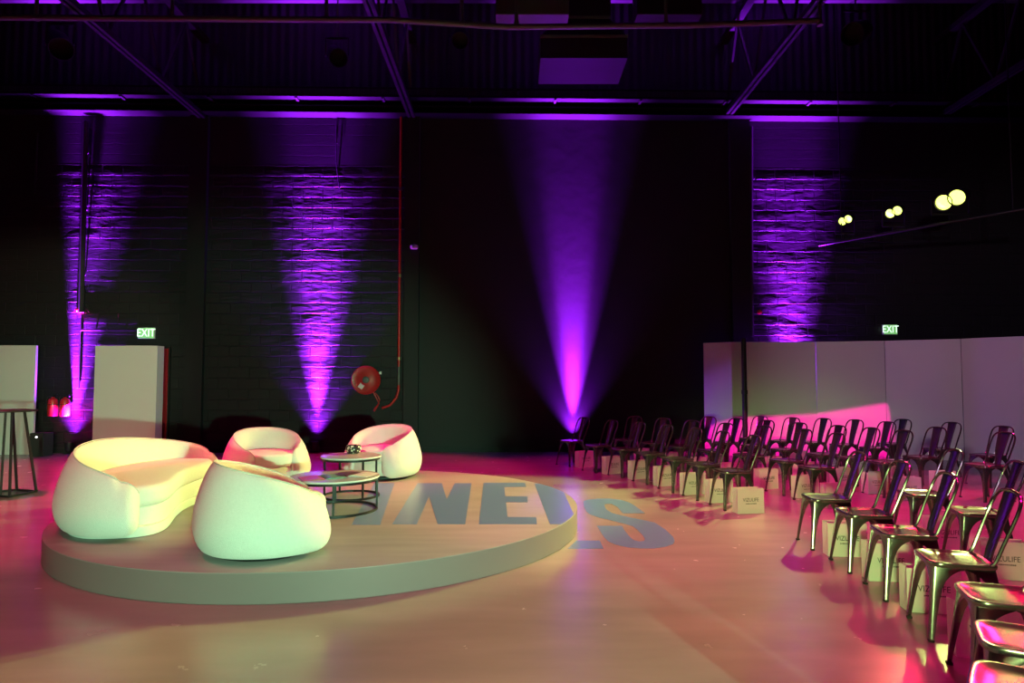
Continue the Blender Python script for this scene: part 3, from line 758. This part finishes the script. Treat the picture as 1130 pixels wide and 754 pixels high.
# ------------------------------------------------------------------ lamp settings
PURPLE = (0.32, 0.012, 1.0)
MAG = (1.0, 0.003, 0.145)
WASH_LEFT = [(-7.4, 8.6, 6.9, 2900, 74), (-3.0, 10.4, 6.9, 1800, 60)]
WASH_RIGHT = [(1.3, 9.0, 6.9, 1300, 68), (4.8, 5.4, 9.0, 1500, 54), (5.2, 8.9, 6.9, 1300, 50), (2.4, 1.2, 9.0, 1100, 70)]
WASH_STAGE = [(-0.6, 4.6, 9.0, 650, 66), (-6.8, 4.4, 9.0, 1100, 66), (-2.5, 0.8, 9.0, 500, 70)]
MAG2 = (1.0, 0.003, 0.24)
KEY = [((0.72, 1.0, 0.25), 4900), ((0.72, 1.0, 0.25), 4800), ((0.72, 1.0, 0.25), 950)]
LIME = ((0.62, 1.0, 0.30), 3500)
MINT = ((0.42, 1.0, 0.58), 6200)
LEFT_FILL = ((1.0, 0.92, 0.55), 4200)
BACK = ((1.0, 0.01, 0.10), 1500)
RIGHT_FILL = ((0.95, 0.68, 1.0), 1900)
BARN = ((1.0, 0.003, 0.38), 13500)
UPB, UPF, UPH = 140000, 75000, 1800
# ------------------------------------------------------------------ uplights
def spot(name, loc, target, col, watts, size_deg, blend=0.3, radius=0.05):
    l = bpy.data.lights.new(name, 'SPOT'); l.color = col; l.energy = watts; l.spot_size = math.radians(size_deg); l.spot_blend = blend; l.shadow_soft_size = radius
    o = bpy.data.objects.new(name, l); COL.objects.link(o); o.location = loc
    o.rotation_euler = (Vector(target) - Vector(loc)).to_track_quat('-Z', 'Y').to_euler()
    return o
UP = [('purple floor uplight left of the tall white board', 77, 0.15), ('purple floor uplight behind the back left armchair', 347.5, 0.15), ('purple floor uplight behind the first chair of the front row', 633, 0.15), ('purple floor uplight hidden behind the folding screen', 879, 0.15)]
for lab, px, off in UP:
    p = Wl(px, 480, off); x, y = p.x, p.y
    t = thing('floor_uplight', lab, 'stage light', (x, y, 0), 0, 'purple floor uplights')
    b = MB(); b.lathe([(0.075, 0.05), (0.085, 0.07), (0.085, 0.24), (0.08, 0.245), (0.074, 0.225), (0.02, 0.222)], 24); b.build('housing', 'black_metal', t)
    b = MB(); b.lathe([(0.073, 0.2265), (0.073, 0.229)], 24); b.build('lens', 'uplight_lens', t)
    b = MB(); b.box((0, 0, 0.008), (0.2, 0.14, 0.014)); b.bar((-0.095, 0, 0.012), (-0.095, 0, 0.16), 0.012, 0.03); b.bar((0.095, 0, 0.012), (0.095, 0, 0.16), 0.012, 0.03); b.build('yoke', 'black_matte', t)
    spot('uplight_beam', (x, y, 0.26), (x, y + 0.03, 4.2), PURPLE, UPB, 18, 1.0, 0.04)
    spot('uplight_flood', (x, y, 0.262), (x, y + 0.03, 4.2), PURPLE, UPF, 29, 1.0, 0.04)
    spot('uplight_halo', (x, y, 0.27), (x, y + 0.03, 4.0), PURPLE, UPH, 80, 1.0, 0.06)

# ------------------------------------------------------------------ key lamps on the corner bar
YG = (0.80, 1.0, 0.15)
LZ = 5.0
lp = [G(933, 243, LZ), G(986.5, 234, LZ), G(1049, 220.5, LZ)]
lp = [D(933, 243, 13.1), D(986.5, 234, 12.6), D(1049, 220.5, 12.0)]
d = (lp[2] - lp[0]); d.normalize()
bar_a, bar_b = lp[0] - d * 0.5 + Vector((0, 0.05, -0.42)), lp[2] + d * 1.4 + Vector((0, 0.05, -0.42))
t = thing('lighting_bar', 'dark lighting bar high in the right corner carrying the bright lamps', 'lighting bar', bar_a)
b = MB(); b.tube([(0, 0, 0), bar_b - bar_a], 0.03, 10); b.build('tube', 'black_metal', t)
for k in (0.12, 0.88):
    q = (bar_b - bar_a) * k; b = MB(); b.tube([q, q + Vector((0, 0, ZC - (bar_a.z + q.z)))], 0.012, 8); b.build('hanger', 'black_metal', t)
AIM = Vector((-1.6, 6.4, 0.3))
for i, (p, who, s) in enumerate(zip(lp, ('leftmost and smallest of the three bright corner lamps', 'middle one of the three bright corner lamps', 'rightmost and brightest of the three corner lamps'), (0.82, 0.92, 1.5))):
    aim = (AIM + Vector((0.5 * (i - 1), 0.6 * (1 - i), 0)) - p).normalized()
    t = thing('stage_lamp', who, 'stage light', p, 0, 'bright stage lamps in the right corner')
    q = aim.to_track_quat('-Y', 'Z').to_matrix()
    b = MB(); lens = MB(); rim = MB()
    for sx in (-1, 1):
        off = q @ Vector((sx * 0.078 * s, 0, 0.014 * sx * s))
        m4 = Matrix.Translation(off) @ q.to_4x4()
        def tr(mb, prof):
            tmp = MB(); tmp.lathe(prof, 24, axis='Y'); mb.add([m4 @ Vector(v) for v in tmp.v], tmp.f)
        tr(b, [(0.05 * s, -0.22 * s), (0.09 * s, -0.16 * s), (0.105 * s, 0.0), (0.105 * s, 0.03 * s), (0.098 * s, 0.03 * s), (0.094 * s, 0.0)])
        tr(lens, [(0.094 * s, 0.004 * s), (0.07 * s, 0.015 * s), (0.02 * s, 0.021 * s)])
    b.build('housing', 'black_metal', t); lens.build('lens', 'lamp_glow', t)
    b = MB(); s_ = 0.24 * s; low = Vector((0, 0.05, -0.42)) + (d * 0)
    b.bar((-s_, 0.02, 0.0), (-s_, 0.02, -0.28), 0.015, 0.03); b.bar((s_, 0.02, 0.0), (s_, 0.02, -0.28), 0.015, 0.03); b.bar((-s_, 0.02, -0.28), (s_, 0.02, -0.28), 0.03); b.bar((0, 0.03, -0.28), (0, 0.05, -0.38), 0.03)
    b.build('yoke', 'black_metal', t)
    tgt = ((-2.5, 7.0, 0.3), (-1.2, 5.4, 0.3), (0.6, 3.0, 0.2))[i]
    spot('key_beam', p + aim * 0.14, tgt, *KEY[i], 34, 0.35, 0.09)

# ------------------------------------------------------------------ roof
def W2(x, z, off=0.0): return Vector((x, wy(x) - off, z))
tray_z0 = Wl(560, 119).z; tray_z1 = Wl(560, 109).z
t = thing('cable_tray', 'perforated cable tray running along the top of the back wall', 'cable tray', W2(0, tray_z0, 0.0))
rz = math.atan(WS); t.rotation_euler = (0, 0, rz)
Lw = 25.5
b = MB(); hh = tray_z1 - tray_z0
b.box((0, -0.30, 0.01), (Lw, 0.40, 0.012)); 
nslot = 100
b.box((0, -0.50, 0.02), (Lw, 0.012, 0.05)); b.box((0, -0.50, hh - 0.02), (Lw, 0.012, 0.04))
b.box((0, -0.10, hh / 2), (Lw, 0.012, hh)); b.build('tray', 'eaves_black', t)
b = MB()
for k in range(nslot * 2): b.box((-Lw / 2 + Lw * (k + 0.5) / (nslot * 2), -0.50, hh / 2), (0.075, 0.010, hh - 0.08))
tag(b.build('perforated_edge', 'duct', t), kind='stuff')
for k in range(14):
    b = MB(); b.box((-Lw / 2 + 0.6 + k * (Lw - 1.2) / 13, -0.25, -0.02), (0.05, 0.5, 0.035)); b.build('bracket', 'black_metal', t)
bz = Wl(560, 128).z
t = thing('steel_beam', 'long steel beam under the cable tray on the back wall', 'beam', W2(0, bz, 0.0), rz)
b = MB(); b.box((0, -0.16, 0.07), (Lw, 0.30, 0.02)); b.box((0, -0.16, -0.07), (Lw, 0.30, 0.02)); b.box((0, -0.16, 0), (Lw, 0.015, 0.14)); b.build('flanges', 'eaves_black', t)

def truss(px, label):
    p = Wl(px, 130); x = p.x; zb = p.z
    t = thing('roof_truss', label, 'truss', (x, 0, zb), 0, 'roof trusses running to the back wall')
    y0, y1 = -6.5, wy(x) - 0.01; ht = 1.75
    b = MB(); b.box((-0.05, (y0 + y1) / 2, 0), (0.06, y1 - y0, 0.10)); b.box((0.05, (y0 + y1) / 2, 0), (0.06, y1 - y0, 0.10)); b.build('bottom_chord', 'roof_steel', t)
    b = MB(); b.box((0, (y0 + y1) / 2, ht), (0.16, y1 - y0, 0.12)); b.build('top_chord', 'roof_steel', t)
    n = 12; st = (y1 - y0) / n
    for k in range(n):
        b = MB(); ya = y0 + k * st; 
        b.bar((0, ya + 0.02, 0.03), (0, ya + st / 2, ht - 0.04), 0.045); b.bar((0, ya + st / 2, ht - 0.04), (0, ya + st - 0.02, 0.03), 0.045); b.build('web', 'roof_steel', t)
for px, lab in ((-75, 'leftmost roof truss, over the left edge'), (225, 'roof truss landing above the tall white board'), (455, 'roof truss landing at the red pipe'), (800, 'roof truss landing left of the folding screen'), (1035, 'roof truss over the bright corner lamps')):
    truss(px, lab)
for k in range(6):
    y = 12.9 - k * 1.55; lab = 'dark roof purlin under the ceiling, ' + ('nearest the back wall' if k == 0 else ORD[k] + ' from the back wall')
    b = MB(); b.box((0.2, y, 9.5), (XR - XL - 0.4, 0.08, 0.22)); b.box((0.2, y - 0.05, 9.40), (XR - XL - 0.4, 0.16, 0.02)); tag(b.build('roof_purlin', 'roof_steel', smooth=False), lab, 'beam', 'roof purlins')
# sprinkler main
pts = [D(-30, 19, 9.8), D(300, 21.5, 9.8), D(430, 22, 9.8), D(560, 30, 9.8), D(760, 28, 9.8), D(905, 23, 9.8)]
o0 = pts[0].copy()
t = thing('sprinkler_pipe', 'long thin horizontal pipe across the ceiling', 'pipe', o0)
b = MB(); b.tube([p - o0 for p in pts], 0.045, 10); b.build('tube', 'galvanised', t)
for px in (40, 190, 360, 510, 570, 735, 905):
    q = D(px, 22 if px < 450 else 28, 9.8) - o0
    b = MB(); b.tube([q, q + Vector((0, 0, 0.10)), Vector((q.x, q.y, ZC - 0.02 - o0.z))], [0.05, 0.03, 0.010], 8); b.build('pipe_hanger', 'galvanised', t)
# stage lights hung on the pipe
def par_can(px, py, y, aimv, label, s=1.0):
    p = D(px, py, y); t = thing('hanging_stage_light', label, 'stage light', p, 0, 'unlit stage lights hung under the roof')
    q = Vector(aimv).normalized().to_track_quat('-Y', 'Z').to_matrix()
    tmp = MB(); tmp.lathe([(0.06 * s, -0.30 * s), (0.13 * s, -0.24 * s), (0.15 * s, 0), (0.15 * s, 0.16 * s), (0.14 * s, 0.16 * s), (0.135 * s, 0.02 * s)], 20, axis='Y')
    b = MB(); b.add([q @ Vector(v) for v in tmp.v], tmp.f); b.build('housing', 'can_black', t)
    b = MB(); b.bar((-0.19 * s, 0, 0), (-0.19 * s, 0, 0.3 * s), 0.015, 0.03); b.bar((0.19 * s, 0, 0), (0.19 * s, 0, 0.3 * s), 0.015, 0.03); b.bar((-0.19 * s, 0, 0.3 * s), (0.19 * s, 0, 0.3 * s), 0.03); b.build('yoke', 'black_metal', t)
    b = MB(); b.tube([(0, 0, 0.3 * s), (0, 0, 9.39 - p.z)], 0.014, 8); b.build('drop_rod', 'galvanised', t)
par_can(66, 50, 11.0, (0.5, -0.5, -0.6), 'unlit stage light under the roof, leftmost', 1.3)
par_can(372, 62, 11.4, (0.3, -0.6, -0.5), 'unlit stage light under the roof, left of the red pipe', 1.1)
par_can(508, 42, 11.0, (0, -0.6, -0.6), 'unlit stage light under the roof, left of the purple-lit duct', 1.0)
par_can(945, 36, 11.0, (-0.6, -0.5, -0.4), 'unlit stage light under the roof, at the right', 1.3)
# ventilation hood and neck
a = D(641, 56, 11.7)
t = thing('ventilation_hood', 'purple-lit ventilation hood hanging from a duct at top centre', 'ventilation duct', (a.x, 11.7, 0))
zt_, zm, zl = D(641, 33, 11.7).z, D(641, 56, 11.7).z, D(641, 79, 11.7).z
hw = (D(686, 70, 11.7).x - D(594, 70, 11.7).x) / 2; nw = (D(690, 20, 11.7).x - D(630, 20, 11.7).x) / 2
def rc(w, d2, z): return [Vector((-w, -d2, z)), Vector((w, -d2, z)), Vector((w, d2, z)), Vector((-w, d2, z))]
b = MB(); b.rings([rc(hw, 0.5, zl), rc(hw, 0.5, zm), rc(nw * 0.95, 0.36, zt_)]); b.build('hood', 'duct', t, smooth=False)
b = MB(); b.rings([rc(nw, 0.36, zt_ + 0.001), rc(nw, 0.36, ZC - 0.01)]); b.build('neck', 'duct', t, smooth=False)
b = MB(); b.box((0, -0.505, zm), (hw * 2.02, 0.02, 0.05)); b.box((0, -0.365, zt_ + 0.03), (nw * 2.02, 0.02, 0.05)); b.build('flange_strip', 'galvanised', t, smooth=False)
for px0, px1, lab in ((547, 628, 'grey boxy air unit under the roof left of the purple-lit duct'), (703, 775, 'dark boxy air unit under the roof right of the purple-lit duct')):
    a = D(px0, 16, 10.0); c = D(px1, 16, 10.0)
    t = thing('ceiling_air_unit', lab, 'air unit', ((a.x + c.x) / 2, 10.0, a.z))
    b = MB(); b.box((0, 0.19, 0.55), (c.x - a.x, 0.38, 1.1)); b.build('casing', 'galvanised' if px0 < 600 else 'duct', t, bevel=0.01)
    b = MB(); [b.tube([(sx * (c.x - a.x) * 0.4, 0.19, 1.1), (sx * (c.x - a.x) * 0.4, 0.19, ZC - a.z - 0.001)], 0.012, 6) for sx in (-1, 1)]; b.build('suspension_rod', 'black_metal', t)

# ------------------------------------------------------------------ lights
for x, y, z, w, sz in WASH_LEFT + WASH_RIGHT + WASH_STAGE:
    spot('magenta_wash', (x, y, z), (x, y, 0), MAG2 if x > 0 else MAG, w, sz, 0.35, 0.12)
spot('front_beam', (-2.5, -5.0, 1.2), (2.5, 6.4, -0.9), *LIME, 24, 0.7, 0.40)
spot('back_wash', (8.9, 10.4, 3.7), (2.8, 5.2, 0.2), *BACK, 70, 0.5, 0.30)
spot('back_wash', lp[1] + Vector((-0.2, -0.25, -0.35)), (3.2, 7.0, 0.3), BACK[0], 300, 62, 0.6, 0.30)  # added red spot by the bar, no fixture, reddens the chair seats
spot('front_beam', (3.3, -5.2, 1.2), (-2.2, 6.4, 0.25), *MINT, 34, 0.6, 0.10)
spot('left_panel_fill', (0.5, -5.6, 1.9), (-9.9, 13.4, 1.75), *LEFT_FILL, 17, 0.5, 0.10)  # added fill from behind the camera, brightens the left white boards
spot('purple_side_fill', (1.30, 13.75, 0.5), (4.3, 13.4, 1.0), PURPLE, 170, 36, 0.8, 0.05)  # added spot standing in for the uplight's sideways spill on the end panel
spot('right_panel_fill', (0.0, -5.0, 4.2), (9.4, 12.2, 1.6), *RIGHT_FILL, 30, 0.7, 0.4)  # unseen fill added to brighten the right-hand screen panels

# barn-door lamp that throws the hard-edged magenta patch on the folding screen
BL = Vector((1.2, 1.6, 7.2))
def bd(p): return (Vector(p) - BL).normalized()
def on_seg(p, q, px, z):                    # point of a screen panel seen at pixel column px
    r = ray(px, 400); p, q = Vector(p), Vector(q); dd = q - p
    k = (r.x * p.y - r.y * p.x) / (r.y * dd.x - r.x * dd.y); c = p + dd * k
    return Vector((c.x, c.y, z))
e1 = on_seg(PB, PC, 828, 0.80); e2 = on_seg(PC, PD, 975.5, 1.10); e3 = on_seg(PD, PE, 978, 1.10); e4 = on_seg(PD, PE, 986, 0.30)
t = thing('hanging_barn_door_lamp', 'stage lamp with four flaps hanging over the front of the room', 'stage light', BL)
ax = (bd(e1) + bd(e4) + bd((4.5, 9, 0))).normalized(); q = ax.to_track_quat('-Y', 'Z').to_matrix()
tmp = MB(); tmp.lathe([(0.05, -0.40), (0.12, -0.34), (0.13, -0.06), (0.12, -0.06), (0.115, -0.12), (0.02, -0.13)], 24, axis='Y')
b = MB(); b.add([q @ Vector(v) for v in tmp.v], tmp.f); b.build('housing', 'black_metal', t)
def flap(a, c, away, dist=0.30):            # sheet whose edge lies on the rays towards a and c
    A, C_ = bd(a) * dist, bd(c) * dist; d0 = (C_ - A).normalized()
    A = A - d0 * 0.35; C_ = C_ + d0 * 0.35; aw = Vector(away); aw = (aw - d0 * aw.dot(d0) - ax * aw.dot(ax)).normalized() * 0.35
    th = ax * 0.002; P = [A, C_, C_ + aw, A + aw]
    b = MB(); b.rings([P, [p + th for p in P]]); return b
flap(e1, e2, (0, 0, 1)).build('flap', 'black_metal', t, smooth=False)
flap(e3, e4, (1, -0.4, 0), 0.31).build('flap', 'black_metal', t, smooth=False)
flap((3.2, 12.8, 0.0), (1.2, 5.0, 0.0), (-1, 0.3, 0), 0.32).build('flap', 'black_metal', t, smooth=False)
flap((4.6, 13.1, 0.12), (7.5, 12.8, 0.12), (0, -0.4, -1), 0.33).build('flap', 'black_metal', t, smooth=False)
b = MB(); b.tube([-ax * 0.2, -ax * 0.2 + Vector((0, 0, 0.3)), Vector((-ax.x * 0.2, -ax.y * 0.2, ZC - 0.001 - BL.z))], 0.02, 8); b.build('drop_rod', 'black_metal', t)
spot('barn_door_beam', BL, BL + ax * 5, *BARN, 70, 0.3, 0.001)

w = bpy.data.worlds.new('world'); scene.world = w; w.use_nodes = True
w.node_tree.nodes['Background'].inputs[0].default_value = (0.02, 0.018, 0.022, 1)
w.node_tree.nodes['Background'].inputs[1].default_value = 0.5

vs = scene.view_settings
vs.view_transform = 'Standard'; vs.look = 'None'; vs.gamma = 1; vs.exposure = 0; vs.use_curve_mapping = False
scene.display_settings.display_device = 'sRGB'
